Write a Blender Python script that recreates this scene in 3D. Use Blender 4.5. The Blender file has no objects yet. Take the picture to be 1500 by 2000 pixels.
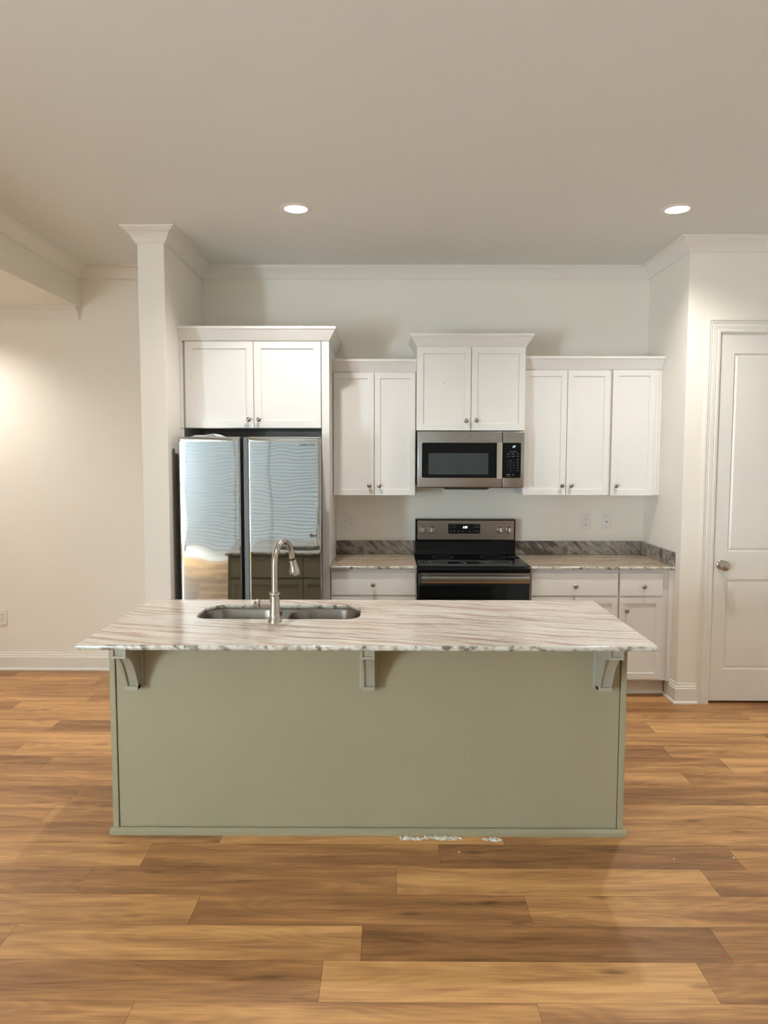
import bpy, bmesh, math, random
from mathutils import Vector, Matrix

S = bpy.context.scene
COL = S.collection
PI = math.pi

# ------------------------------------------------------------------ camera
CH = 1.6479
pitch, yaw, roll = 0.0749, -0.0054, 0.0014
cy, sy, cp, sp = math.cos(yaw), math.sin(yaw), math.cos(pitch), math.sin(pitch)
f = Vector((sy * cp, cy * cp, -sp)); x = Vector((cy, -sy, 0)); u = x.cross(f)
x2 = math.cos(roll) * x + math.sin(roll) * u
u2 = -math.sin(roll) * x + math.cos(roll) * u
cam = bpy.data.cameras.new('camera')
cam.sensor_fit = 'HORIZONTAL'; cam.sensor_width = 36; cam.lens = 36 * 1422.03 / 1500
cam.clip_start = .05
camo = bpy.data.objects.new('camera', cam); COL.objects.link(camo)
M = Matrix((x2, u2, -f)).transposed().to_4x4(); M.translation = (0, 0, CH)
camo.matrix_world = M
S.camera = camo

# ------------------------------------------------------------------ world, exposure
S.view_settings.view_transform = 'Standard'
S.view_settings.look = 'None'
S.view_settings.gamma = 1
S.view_settings.use_curve_mapping = False
S.view_settings.exposure = 0.68
S.cycles.use_denoising = True
S.cycles.max_bounces = 10
S.cycles.diffuse_bounces = 6
S.cycles.sample_clamp_indirect = 6
w = bpy.data.worlds.new('world'); S.world = w; w.use_nodes = True
w.node_tree.nodes['Background'].inputs[0].default_value = (.62, .78, .9, 1)
w.node_tree.nodes['Background'].inputs[1].default_value = .6

# light settings (lamps are built further down by their own builders)
SPOT_W = 68
SPOT_COL = (1, .955, .90)
WIN_BACK = 0.80      # emission of the daylight behind the glass door
WIN_LEFT = 60.0
WIN_COL = (.70, .88, 1.0)

# ------------------------------------------------------------------ room measures
H = 3.055           # ceiling
BW = 5.53           # back wall
RW = 1.94           # kitchen right wall
DW = 4.80           # wall with the door
CX0, CX1, CY = -1.553, -1.387, 4.60     # stub wall beside the fridge
BX = -2.298         # beam face
LZ = 2.758          # lowered ceiling
XL, XR, YB = -4.6, 3.7, -2.4

# ------------------------------------------------------------------ node helpers
def mat(name):
    m = bpy.data.materials.new(name); m.use_nodes = True
    nt = m.node_tree; b = nt.nodes['Principled BSDF']
    return m, nt, b
def N(nt, t, **k):
    n = nt.nodes.new(t)
    for a, v in k.items():
        if hasattr(n, a) and a not in ('Scale', 'Detail'): setattr(n, a, v)
        else: n.inputs[a].default_value = v
    return n
def simple(name, col, rough=.5, metal=0, spec=.5, noise=0, nscale=8, bump=0, bscale=200, coat=0):
    m, nt, b = mat(name)
    b.inputs['Roughness'].default_value = rough; b.inputs['Metallic'].default_value = metal
    b.inputs['Specular IOR Level'].default_value = spec
    b.inputs['Coat Weight'].default_value = coat
    tc = N(nt, 'ShaderNodeTexCoord')
    n = N(nt, 'ShaderNodeTexNoise', Scale=nscale, Detail=4.0); nt.links.new(tc.outputs['Object'], n.inputs['Vector'])
    r = N(nt, 'ShaderNodeValToRGB')
    r.color_ramp.elements[0].position = .3; r.color_ramp.elements[1].position = .7
    r.color_ramp.elements[0].color = tuple(max(0, c * (1 - noise)) for c in col) + (1,)
    r.color_ramp.elements[1].color = tuple(min(1, c * (1 + noise)) for c in col) + (1,)
    nt.links.new(n.outputs['Fac'], r.inputs['Fac']); nt.links.new(r.outputs['Color'], b.inputs['Base Color'])
    if bump:
        n2 = N(nt, 'ShaderNodeTexNoise', Scale=bscale, Detail=3.0); nt.links.new(tc.outputs['Object'], n2.inputs['Vector'])
        bp = N(nt, 'ShaderNodeBump'); bp.inputs['Strength'].default_value = bump; bp.inputs['Distance'].default_value = .002
        nt.links.new(n2.outputs['Fac'], bp.inputs['Height']); nt.links.new(bp.outputs['Normal'], b.inputs['Normal'])
    return m
def emit(name, col, s):
    m, nt, b = mat(name)
    b.inputs['Base Color'].default_value = (0.02, .02, .02, 1)
    b.inputs['Emission Color'].default_value = col + (1,); b.inputs['Emission Strength'].default_value = s
    return m

WALL = simple('wall_paint', (.85, .81, .735), .65, noise=.012, nscale=1.5, bump=.12, bscale=260)
CEIL = simple('ceiling_paint', (.74, .755, .73), .8, noise=.01, nscale=1, bump=.1, bscale=200)
TRIM = simple('trim_paint', (.80, .775, .72), .32, noise=.01, nscale=3)
CAB = simple('cabinet_paint', (.785, .77, .745), .30, noise=.01, nscale=4)
DOORP = simple('door_paint', (.79, .765, .715), .35, noise=.01, nscale=3, bump=.05, bscale=120)
SAGE = simple('island_sage_paint', (.318, .287, .188), .42, noise=.03, nscale=2.2, bump=.05, bscale=180)
SAGE_LIT = simple('lit_sage_paint', (.36, .345, .27), .40, noise=.03, nscale=6)  # island sage made lighter and greyer: light on the corbels put into the colour
NICKEL = simple('brushed_nickel', (.46, .425, .38), .27, 1, noise=.06, nscale=40)
KNOBM = simple('pewter_knob', (.36, .33, .30), .28, 1, noise=.12, nscale=60)
BLACKG = simple('black_glass', (.003, .004, .005), .08, noise=.1, spec=.22)
BLACKP = simple('black_plastic', (.012, .013, .015), .4, noise=.1)
DARKGREY = simple('dark_grey_steel', (.035, .037, .04), .45, noise=.1)
WHITEP = simple('white_plastic', (.80, .76, .72), .35, noise=.01)
SLOT = simple('socket_slot', (.03, .025, .02), .6)
PAPER = simple('paper', (.85, .86, .88), .7, noise=.03)
GLUE = simple('dried_glue', (.62, .62, .55), .6, noise=.25, nscale=60)
RED = simple('red_spot', (.45, .04, .05), .5, noise=.1)
TOE = simple('toe_kick_paint', (.60, .55, .48), .5, noise=.02)
LENS = emit('lamp_lens', (1, .97, .92), 9)
DIGIT = emit('display_digit', (.65, .95, 1), 2.2)
FAINT = simple('printed_mark', (.10, .13, .15), .5)
MARK = simple('engraved_mark', (.16, .17, .17), .4, .5)

def steel(name, col, rough, vertical=False, wav=0, aniso=0.5, streak=.35):
    m, nt, b = mat(name)
    b.inputs['Metallic'].default_value = 1; b.inputs['Roughness'].default_value = rough
    b.inputs['Anisotropic'].default_value = 0
    tc = N(nt, 'ShaderNodeTexCoord'); mp = N(nt, 'ShaderNodeMapping')
    nt.links.new(tc.outputs['Object'], mp.inputs['Vector'])
    mp.inputs['Scale'].default_value = (400, 400, 6) if vertical else (6, 400, 400)
    n = N(nt, 'ShaderNodeTexNoise', Scale=1.0, Detail=3.0); nt.links.new(mp.outputs['Vector'], n.inputs['Vector'])
    r = N(nt, 'ShaderNodeValToRGB')
    r.color_ramp.elements[0].position = .2; r.color_ramp.elements[1].position = .8
    r.color_ramp.elements[0].color = tuple(c * (1 - streak * .3) for c in col) + (1,)
    r.color_ramp.elements[1].color = tuple(min(1, c * (1 + streak * .2)) for c in col) + (1,)
    nt.links.new(n.outputs['Fac'], r.inputs['Fac']); nt.links.new(r.outputs['Color'], b.inputs['Base Color'])
    if wav:
        m2 = N(nt, 'ShaderNodeMapping'); nt.links.new(tc.outputs['Object'], m2.inputs['Vector'])
        m2.inputs['Scale'].default_value = (3.0, 1, 2.2)
        n2 = N(nt, 'ShaderNodeTexNoise', Scale=1.0, Detail=1.0); nt.links.new(m2.outputs['Vector'], n2.inputs['Vector'])
        bp = N(nt, 'ShaderNodeBump'); bp.inputs['Strength'].default_value = 1; bp.inputs['Distance'].default_value = wav
        nt.links.new(n2.outputs['Fac'], bp.inputs['Height']); nt.links.new(bp.outputs['Normal'], b.inputs['Normal'])
    return m
STEEL = steel('stainless_steel', (.38, .37, .36), .27)
STEELF = steel('fridge_steel', (.46, .475, .475), .035, vertical=False, wav=.0022)
STEELS = steel('sink_steel', (.26, .24, .225), .27)

def granite(name, rot, scale, cols, contrast, patch, rough=.68, pscale=9.0):
    m, nt, b = mat(name)
    b.inputs['Roughness'].default_value = .16
    tc = N(nt, 'ShaderNodeTexCoord')
    geo = tc.outputs['Object']
    wn = N(nt, 'ShaderNodeTexNoise', Scale=1.3, Detail=2.0); nt.links.new(geo, wn.inputs['Vector'])
    mx = N(nt, 'ShaderNodeVectorMath', operation='MULTIPLY_ADD')
    nt.links.new(wn.outputs['Color'], mx.inputs[0]); mx.inputs[1].default_value = (.10, .22, .22); nt.links.new(geo, mx.inputs[2])
    mp = N(nt, 'ShaderNodeMapping'); nt.links.new(mx.outputs[0], mp.inputs['Vector'])
    mp.vector_type = 'TEXTURE'
    mp.inputs['Rotation'].default_value = rot
    mp.inputs['Scale'].default_value = scale
    n1 = N(nt, 'ShaderNodeTexNoise', Scale=1.0, Detail=7.0); nt.links.new(mp.outputs['Vector'], n1.inputs['Vector'])
    n1.inputs['Roughness'].default_value = rough
    r = N(nt, 'ShaderNodeValToRGB'); cr = r.color_ramp
    while len(cr.elements) < len(cols): cr.elements.new(.5)
    for e, (p, c) in zip(cr.elements, cols): e.position = p; e.color = c + (1,)
    nt.links.new(n1.outputs['Fac'], r.inputs['Fac'])
    # thin darker veins
    n2 = N(nt, 'ShaderNodeTexNoise', Scale=.55, Detail=9.0); nt.links.new(mp.outputs['Vector'], n2.inputs['Vector'])
    n2.inputs['Roughness'].default_value = .72
    sub = N(nt, 'ShaderNodeMath', operation='SUBTRACT'); nt.links.new(n2.outputs['Fac'], sub.inputs[0]); sub.inputs[1].default_value = .5
    ab = N(nt, 'ShaderNodeMath', operation='ABSOLUTE'); nt.links.new(sub.outputs[0], ab.inputs[0])
    r2 = N(nt, 'ShaderNodeValToRGB'); r2.color_ramp.elements[0].position = 0; r2.color_ramp.elements[1].position = .022
    r2.color_ramp.elements[0].color = (1 - contrast,) * 3 + (1,); r2.color_ramp.elements[1].color = (1, 1, 1, 1)
    nt.links.new(ab.outputs[0], r2.inputs['Fac'])
    m1 = N(nt, 'ShaderNodeMix', data_type='RGBA', blend_type='MULTIPLY'); m1.inputs[0].default_value = 1
    nt.links.new(r.outputs['Color'], m1.inputs[6]); nt.links.new(r2.outputs['Color'], m1.inputs[7])
    # dark mineral patches
    n3 = N(nt, 'ShaderNodeTexNoise', Scale=pscale, Detail=5.0); nt.links.new(geo, n3.inputs['Vector'])
    r3 = N(nt, 'ShaderNodeValToRGB'); r3.color_ramp.elements[0].position = patch; r3.color_ramp.elements[1].position = patch + .1
    r3.color_ramp.elements[0].color = (0, 0, 0, 1); r3.color_ramp.elements[1].color = (1, 1, 1, 1)
    nt.links.new(n3.outputs['Fac'], r3.inputs['Fac'])
    m2 = N(nt, 'ShaderNodeMix', data_type='RGBA', blend_type='MIX')
    nt.links.new(r3.outputs['Color'], m2.inputs[0]); nt.links.new(m1.outputs[2], m2.inputs[6]); m2.inputs[7].default_value = (.16, .135, .115, 1)
    nt.links.new(m2.outputs[2], b.inputs['Base Color'])
    return m
GR = [(.30, (.30, .22, .17)), (.42, (.56, .44, .36)), (.50, (.74, .66, .58)), (.58, (.80, .76, .70)), (.68, (.62, .57, .52)), (.78, (.80, .72, .62))]
GRT = granite('island_granite', (0, 0, -.24), (.60, .030, .05), GR, .40, .80)
GRT2 = granite('counter_granite', (0, 0, .10), (.45, .030, .05), [(p, (c[0] * .70, c[1] * .62, c[2] * .52)) for p, c in GR], .45, .72)
GRS = granite('splash_granite', (0, .75, 0), (.32, .09, .065), [(.38, (.10, .095, .085)), (.44, (.20, .155, .12)), (.49, (.42, .35, .30)), (.53, (.24, .23, .205)), (.57, (.44, .40, .35)), (.63, (.20, .175, .155))], .5, .62, .55)
GRE = granite('granite_edge', (0, .5, .2), (.07, .03, .03), [(.30, (.10, .09, .08)), (.40, (.40, .34, .27)), (.50, (.60, .60, .54)), (.58, (.66, .66, .60)), (.68, (.42, .42, .38)), (.78, (.20, .17, .14))], .3, .56, .6, 24.0)

def floor_mat():
    m, nt, b = mat('oak_vinyl_plank')
    b.inputs['Roughness'].default_value = .42
    b.inputs['Specular IOR Level'].default_value = .45
    uv = N(nt, 'ShaderNodeUVMap'); uv.uv_map = 'plank'
    at = N(nt, 'ShaderNodeAttribute'); at.attribute_name = 'tone'
    sep = N(nt, 'ShaderNodeSeparateColor'); nt.links.new(at.outputs['Color'], sep.inputs[0])
    # each plank samples its own piece of grain: offset along a third axis
    cmb = N(nt, 'ShaderNodeCombineXYZ')
    su = N(nt, 'ShaderNodeSeparateXYZ'); nt.links.new(uv.outputs[0], su.inputs[0])
    nt.links.new(su.outputs[0], cmb.inputs[0]); nt.links.new(su.outputs[1], cmb.inputs[1])
    off = N(nt, 'ShaderNodeMath', operation='MULTIPLY'); nt.links.new(sep.outputs[1], off.inputs[0]); off.inputs[1].default_value = 97
    nt.links.new(off.outputs[0], cmb.inputs[2])
    def mapped(s):
        mp = N(nt, 'ShaderNodeMapping'); mp.inputs['Scale'].default_value = s; nt.links.new(cmb.outputs[0], mp.inputs['Vector']); return mp
    a = mapped((1.6, 16, 1)); n1 = N(nt, 'ShaderNodeTexNoise', Scale=1.0, Detail=5.0); nt.links.new(a.outputs[0], n1.inputs['Vector']); n1.inputs['Distortion'].default_value = .5
    c = mapped((6, 170, 1)); n2 = N(nt, 'ShaderNodeTexNoise', Scale=1.0, Detail=4.0); nt.links.new(c.outputs[0], n2.inputs['Vector'])
    # cathedral grain: contour rings of a broad noise
    d = mapped((1.3, 7, 1)); n3 = N(nt, 'ShaderNodeTexNoise', Scale=1.0, Detail=1.0); nt.links.new(d.outputs[0], n3.inputs['Vector'])
    mu = N(nt, 'ShaderNodeMath', operation='MULTIPLY'); nt.links.new(n3.outputs['Fac'], mu.inputs[0]); mu.inputs[1].default_value = 26
    fr = N(nt, 'ShaderNodeMath', operation='PINGPONG'); nt.links.new(mu.outputs[0], fr.inputs[0]); fr.inputs[1].default_value = 1
    # knots
    e = mapped((2.6, 9.5, 1)); vo = N(nt, 'ShaderNodeTexVoronoi', Scale=1.0); nt.links.new(e.outputs[0], vo.inputs['Vector'])
    rk = N(nt, 'ShaderNodeValToRGB'); rk.color_ramp.elements[0].position = .03; rk.color_ramp.elements[1].position = .16
    rk.color_ramp.elements[0].color = (0.35, .3, .3, 1); rk.color_ramp.elements[1].color = (1, 1, 1, 1)
    nt.links.new(vo.outputs['Distance'], rk.inputs['Fac'])
    # sum
    def mad(x, k, add):
        q = N(nt, 'ShaderNodeMath', operation='MULTIPLY_ADD'); nt.links.new(x, q.inputs[0]); q.inputs[1].default_value = k
        if isinstance(add, (int, float)): q.inputs[2].default_value = add
        else: nt.links.new(add, q.inputs[2])
        return q.outputs[0]
    v = mad(sep.outputs[0], .60, -.62)
    v = mad(n1.outputs['Fac'], .95, v)
    v = mad(n2.outputs['Fac'], .45, v)
    v = mad(fr.outputs[0], .10, v)
    r = N(nt, 'ShaderNodeValToRGB'); cr = r.color_ramp
    cr.elements[0].position = .0; cr.elements[0].color = (.165, .073, .026, 1)
    cr.elements[1].position = 1; cr.elements[1].color = (.80, .47, .20, 1)
    q = cr.elements.new(.35); q.color = (.36, .175, .066, 1)
    q = cr.elements.new(.65); q.color = (.60, .325, .125, 1)
    nt.links.new(v, r.inputs['Fac'])
    mk = N(nt, 'ShaderNodeMix', data_type='RGBA', blend_type='MULTIPLY'); mk.inputs[0].default_value = .8
    nt.links.new(r.outputs[0], mk.inputs[6]); nt.links.new(rk.outputs[0], mk.inputs[7])
    # seams (uv in metres inside the plank: v 0..0.181, u 0..1.22)
    def edge(sock, L, wd):
        h = N(nt, 'ShaderNodeMath', operation='SUBTRACT'); nt.links.new(sock, h.inputs[0]); h.inputs[1].default_value = L / 2
        a_ = N(nt, 'ShaderNodeMath', operation='ABSOLUTE'); nt.links.new(h.outputs[0], a_.inputs[0])
        g = N(nt, 'ShaderNodeMath', operation='GREATER_THAN'); nt.links.new(a_.outputs[0], g.inputs[0]); g.inputs[1].default_value = L / 2 - wd
        return g.outputs[0]
    mxx = N(nt, 'ShaderNodeMath', operation='MAXIMUM'); nt.links.new(edge(su.outputs[0], 1.22, .0012), mxx.inputs[0]); nt.links.new(edge(su.outputs[1], .181, .0010), mxx.inputs[1])
    ms = N(nt, 'ShaderNodeMix', data_type='RGBA', blend_type='MULTIPLY'); nt.links.new(mxx.outputs[0], ms.inputs[0])
    nt.links.new(mk.outputs[2], ms.inputs[6]); ms.inputs[7].default_value = (.55, .5, .45, 1)
    nt.links.new(ms.outputs[2], b.inputs['Base Color'])
    bp = N(nt, 'ShaderNodeBump'); bp.inputs['Strength'].default_value = .12; bp.inputs['Distance'].default_value = .001
    nt.links.new(n2.outputs['Fac'], bp.inputs['Height']); nt.links.new(bp.outputs['Normal'], b.inputs['Normal'])
    return m
FLOOR = floor_mat()

# ------------------------------------------------------------------ mesh helpers (world coordinates; objects get an origin afterwards)
def link(name, bm, m, parent=None, smooth=False, recalc=True, origin=None):
    if recalc: bmesh.ops.recalc_face_normals(bm, faces=bm.faces)
    me = bpy.data.meshes.new(name)
    if parent is not None: o0 = Vector(parent.get('_w', (0, 0, 0)))
    else: o0 = Vector(origin) if origin else Vector((0, 0, 0))
    bmesh.ops.translate(bm, verts=bm.verts, vec=-o0)
    bm.to_mesh(me); bm.free()
    for mm in (m if isinstance(m, (list, tuple)) else [m]): me.materials.append(mm)
    if smooth:
        for p in me.polygons: p.use_smooth = True
        try: me.set_sharp_from_angle(angle=math.radians(smooth if smooth is not True else 35))
        except Exception: pass
    o = bpy.data.objects.new(name, me); COL.objects.link(o)
    if parent is not None: o.parent = parent
    elif origin: o.location = origin
    o['_w'] = tuple(o0)
    return o
def thing(name, label, cat, loc, group=None):
    o = bpy.data.objects.new(name, None); COL.objects.link(o); o.location = loc
    o.empty_display_size = .1
    o['_w'] = tuple(loc); o['label'] = label; o['category'] = cat
    if group: o['group'] = group
    return o
def tag(o, label, cat, group=None):
    o['label'] = label; o['category'] = cat
    if group: o['group'] = group
    return o
def struct(o): o['kind'] = 'structure'; return o
def box(bm, x0, x1, y0, y1, z0, z1, bev=0, mi=0, seg=2):
    vs = [bm.verts.new(p) for p in ((x0, y0, z0), (x1, y0, z0), (x1, y1, z0), (x0, y1, z0), (x0, y0, z1), (x1, y0, z1), (x1, y1, z1), (x0, y1, z1))]
    fs = [bm.faces.new([vs[i] for i in q]) for q in ((0, 3, 2, 1), (4, 5, 6, 7), (0, 1, 5, 4), (1, 2, 6, 5), (2, 3, 7, 6), (3, 0, 4, 7))]
    for q in fs: q.material_index = mi
    bm.normal_update()
    if bev:
        es = list({e for q in fs for e in q.edges})
        r = bmesh.ops.bevel(bm, geom=es, offset=bev, segments=seg, affect='EDGES', profile=.5)
        for q in r['faces']: q.material_index = mi
    return fs
def B(*a, **k):
    bm = bmesh.new(); box(bm, *a, **k); return bm
def prism(bm, pts, axis, a0, a1, mi=0):
    """polygon pts (2D) extruded along axis from a0 to a1. axis x: pts=(y,z); y: (x,z); z: (x,y)"""
    def P(p, a):
        return {'x': (a, p[0], p[1]), 'y': (p[0], a, p[1]), 'z': (p[0], p[1], a)}[axis]
    A = [bm.verts.new(P(p, a0)) for p in pts]; C = [bm.verts.new(P(p, a1)) for p in pts]
    n = len(pts); fs = [bm.faces.new(A), bm.faces.new(C[::-1])]
    for i in range(n): fs.append(bm.faces.new((A[i], A[(i + 1) % n], C[(i + 1) % n], C[i])))
    for q in fs: q.material_index = mi
    return fs
def lathe(bm, prof, origin, axis=(0, 0, 1), n=28, mi=0, cap=True):
    """prof = [(r, h)...] along axis from origin"""
    ax = Vector(axis).normalized(); t = Vector((1, 0, 0)) if abs(ax.x) < .9 else Vector((0, 1, 0))
    a = ax.cross(t).normalized(); b = ax.cross(a)
    O = Vector(origin); rings = []
    for r, h in prof:
        if r < 1e-6: rings.append([bm.verts.new(O + ax * h)])
        else: rings.append([bm.verts.new(O + ax * h + r * (math.cos(2 * PI * i / n) * a + math.sin(2 * PI * i / n) * b)) for i in range(n)])
    for A, C in zip(rings, rings[1:]):
        for i in range(n):
            j = (i + 1) % n
            if len(A) == 1 and len(C) == 1: continue
            if len(A) == 1: q = bm.faces.new((A[0], C[i], C[j]))
            elif len(C) == 1: q = bm.faces.new((A[i], A[j], C[0]))
            else: q = bm.faces.new((A[i], A[j], C[j], C[i]))
            q.material_index = mi
    if cap:
        for R_ in (rings[0], rings[-1]):
            if len(R_) > 2: bm.faces.new(R_).material_index = mi
def tube(bm, pts, r, n=20, cap=True):
    pts = [Vector(p) for p in pts]; rr = r if isinstance(r, (list, tuple)) else [r] * len(pts)
    prev = None; rings = []
    for i, p in enumerate(pts):
        d = (pts[min(i + 1, len(pts) - 1)] - pts[max(i - 1, 0)]).normalized()
        if prev is None:
            t = Vector((0, 1, 0)) if abs(d.y) < .9 else Vector((1, 0, 0)); a = d.cross(t).normalized()
        else: a = (prev - d * prev.dot(d)).normalized()
        prev = a; b = d.cross(a)
        rings.append([bm.verts.new(p + rr[i] * (math.cos(2 * PI * k / n) * a + math.sin(2 * PI * k / n) * b)) for k in range(n)])
    for A, C in zip(rings, rings[1:]):
        for k in range(n): bm.faces.new((A[k], A[(k + 1) % n], C[(k + 1) % n], C[k]))
    if cap: bm.faces.new(rings[0][::-1]); bm.faces.new(rings[-1])
def sweep(bm, path, prof, up=True):
    """prof = [(out, z)] closed section; path = [(x,y)] polyline, 'out' is to the right-hand side of travel; mitred"""
    P = [Vector(p) for p in path]; rings = []
    for i, p in enumerate(P):
        d0 = (P[i] - P[i - 1]).normalized() if i > 0 else None
        d1 = (P[i + 1] - P[i]).normalized() if i < len(P) - 1 else None
        n0 = Vector((d0.y, -d0.x)) if d0 else None; n1 = Vector((d1.y, -d1.x)) if d1 else None
        if n0 is None: m = n1
        elif n1 is None: m = n0
        else: m = (n0 + n1); m = m / m.dot(n0)
        rings.append([bm.verts.new((p.x + m.x * o, p.y + m.y * o, z)) for o, z in prof])
    k = len(prof)
    for A, C in zip(rings, rings[1:]):
        for i in range(k): bm.faces.new((A[i], A[(i + 1) % k], C[(i + 1) % k], C[i]))
    bm.faces.new(rings[0][::-1]); bm.faces.new(rings[-1])
def panel_front(bm, x0, x1, z0, z1, y, t, rail, dep, bev=.0, bead=.004, raised=0):
    """a framed front facing -Y: frame at y, back at y+t, recessed field"""
    fs = box(bm, x0, x1, y, y + t, z0, z1)
    front = fs[2]
    r = bmesh.ops.inset_region(bm, faces=[front], thickness=rail, depth=0)
    r2 = bmesh.ops.inset_region(bm, faces=[front], thickness=bead, depth=-dep)
    # make sure the field went inward
    c = front.calc_center_median()
    if c.y < y + dep * .5:
        for v in front.verts: v.co.y = y + dep
    if raised:
        bmesh.ops.inset_region(bm, faces=[front], thickness=raised, depth=0)
        for v in front.verts: v.co.y = y + .002
    return front
def text_mesh(name, s, size, loc, m, parent=None, align='CENTER', shear=0, ext=.0004, bold=0, xs=1):
    cu = bpy.data.curves.new('text', 'FONT'); cu.body = s; cu.size = size; cu.align_x = align; cu.align_y = 'CENTER'
    cu.extrude = ext; cu.shear = shear; cu.offset = bold; cu.resolution_u = 3
    o = bpy.data.objects.new('text_tmp', cu); COL.objects.link(o)
    dg = bpy.context.evaluated_depsgraph_get()
    me = bpy.data.meshes.new_from_object(o.evaluated_get(dg))
    bpy.data.objects.remove(o)
    me.transform(Matrix.Translation(Vector(loc)) @ Matrix.Rotation(PI / 2, 4, 'X') @ Matrix.Scale(xs, 4, (1, 0, 0)))
    w0 = Vector(parent['_w']) if parent is not None else Vector((0, 0, 0))
    me.transform(Matrix.Translation(-w0))
    me.materials.clear(); me.materials.append(m)
    q = bpy.data.objects.new(name, me); COL.objects.link(q)
    if parent is not None: q.parent = parent
    q['_w'] = tuple(w0)
    return q
def rrect(x0, x1, y0, y1, r, n=8):
    rs = r if isinstance(r, (list, tuple)) else [r] * 4
    out = []
    for (cx_, cy_, a0), r_ in zip((((x0, y0, PI)), ((x1, y0, 1.5 * PI)), ((x1, y1, 0)), ((x0, y1, .5 * PI))), rs):
        sx = 1 if cx_ == x0 else -1; sy_ = 1 if cy_ == y0 else -1
        for i in range(n + 1):
            a = a0 + .5 * PI * i / n
            out.append((cx_ + sx * r_ + r_ * math.cos(a), cy_ + sy_ * r_ + r_ * math.sin(a)))
    return out

# ------------------------------------------------------------------ setting: floor of planks
def build_floor():
    me = bpy.data.meshes.new('floor'); vs, fs, tone, uvs = [], [], [], []
    rnd = random.Random(5)
    PL, PW, Y0 = 1.22, .181, 2.09
    # joint position (x of one joint) per row, taken from the rows in view, and tones of single planks
    J = {-1: -.766, 0: -.209, 1: -.087, 2: -.705, 3: .036, 4: .219, 5: -.72, 6: -.35, 7: -1.53, 8: -.9, 9: .60, 10: .35, 11: -.2, 12: -2.05, 13: -.15, 14: -2.47, 15: .4}
    T = {(-1, -1): .42, (-1, 0): .58, (0, -1): .30, (0, 0): .80, (0, 1): .42, (1, -1): .62, (1, 0): .13, (1, 1): .40, (2, -1): .58, (2, 0): .22, (2, 1): .50,
         (3, -1): .30, (3, 0): .70, (3, 1): .30, (4, -1): .34, (4, 0): .16, (4, 1): .5, (5, 0): .76, (5, -1): .40}
    for k in range(-26, 20):
        ya, yb = Y0 + PW * k, Y0 + PW * (k + 1)
        if yb < YB or ya > BW: continue
        j0 = J.get(k, rnd.uniform(-.6, .6))
        n0 = int(math.floor((XL - j0) / PL)); n1 = int(math.ceil((XR - j0) / PL))
        for n in range(n0, n1):
            xa, xb = max(XL, j0 + n * PL), min(XR, j0 + (n + 1) * PL)
            if xb - xa < .001: continue
            y0_, y1_ = max(YB, ya), min(BW, yb)
            i = len(vs); vs += [(xa, y0_, 0), (xb, y0_, 0), (xb, y1_, 0), (xa, y1_, 0)]
            fs.append((i, i + 1, i + 2, i + 3))
            t = T.get((k, n), min(.9, max(.1, rnd.gauss(.48, .19)))); tone.append((t, rnd.random()))
            u0, u1 = xa - (j0 + n * PL), xb - (j0 + n * PL)
            uvs += [(u0, y0_ - ya), (u1, y0_ - ya), (u1, y1_ - ya), (u0, y1_ - ya)]
    me.from_pydata(vs, [], fs)
    me.uv_layers.new(name='plank'); me.color_attributes.new('tone', 'FLOAT_COLOR', 'CORNER')
    uv = me.uv_layers['plank']; ca = me.color_attributes['tone']
    for p in me.polygons:
        for li in p.loop_indices:
            uv.data[li].uv = uvs[li]; ca.data[li].color = (tone[p.index][0], tone[p.index][1], 0, 1)
    me.materials.append(FLOOR)
    o = bpy.data.objects.new('floor', me); COL.objects.link(o); struct(o)
build_floor()

# walls
WT = .12
def wall(name, m=WALL, **k):
    pass
bm = bmesh.new(); box(bm, XL, XR, BW, BW + WT, 0, H); struct(link('wall_back', bm, WALL))
bm = bmesh.new(); box(bm, CX0, CX1, CY, BW, 0, H, bev=.004); struct(link('wall_partition', bm, WALL))
# right: closet return + door wall with an opening
DX0, DX1, DZ = 2.148, 2.965, 2.462
bm = bmesh.new()
box(bm, RW, RW + .11, DW, BW, 0, H, bev=.004)
struct(link('wall_right_return', bm, WALL))
bm = bmesh.new()
box(bm, RW + .002, DX0 - .012, DW + .0005, DW + .12, 0, H)
box(bm, DX1 + .012, XR, DW + .0005, DW + .12, 0, H)
box(bm, DX0 - .012, DX1 + .012, DW + .0005, DW + .12, DZ + .012, H)
struct(link('wall_right_door', bm, WALL))
bm = bmesh.new(); box(bm, XR, XR + WT, YB, BW, 0, H); struct(link('wall_right', bm, WALL))
# left wall with a window opening, rear wall with a glass door opening
WLY0, WLY1, WLZ0, WLZ1 = -2.3, -1.35, .25, 2.15
bm = bmesh.new()
box(bm, XL - WT, XL, YB, WLY0, 0, H); box(bm, XL - WT, XL, WLY1, BW, 0, H)
box(bm, XL - WT, XL, WLY0, WLY1, 0, WLZ0); box(bm, XL - WT, XL, WLY0, WLY1, WLZ1, H)
struct(link('wall_left', bm, WALL))
WBX0, WBX1, WBZ0, WBZ1 = -3.75, -.35, .08, 2.35
bm = bmesh.new()
box(bm, XL, WBX0, YB - WT, YB, 0, H); box(bm, WBX1, XR, YB - WT, YB, 0, H)
box(bm, WBX0, WBX1, YB - WT, YB, 0, WBZ0); box(bm, WBX0, WBX1, YB - WT, YB, WBZ1, H)
struct(link('wall_front', bm, WALL))
# ceiling with round openings is built as a slab; the lamps sit just under it
bm = bmesh.new(); box(bm, BX, XR, YB, BW, H, H + .1); struct(link('ceiling', bm, CEIL))
bm = bmesh.new(); box(bm, XL, BX, YB, BW, LZ, H + .1, bev=.003); struct(link('ceiling_lowered', bm, WALL))

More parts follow.
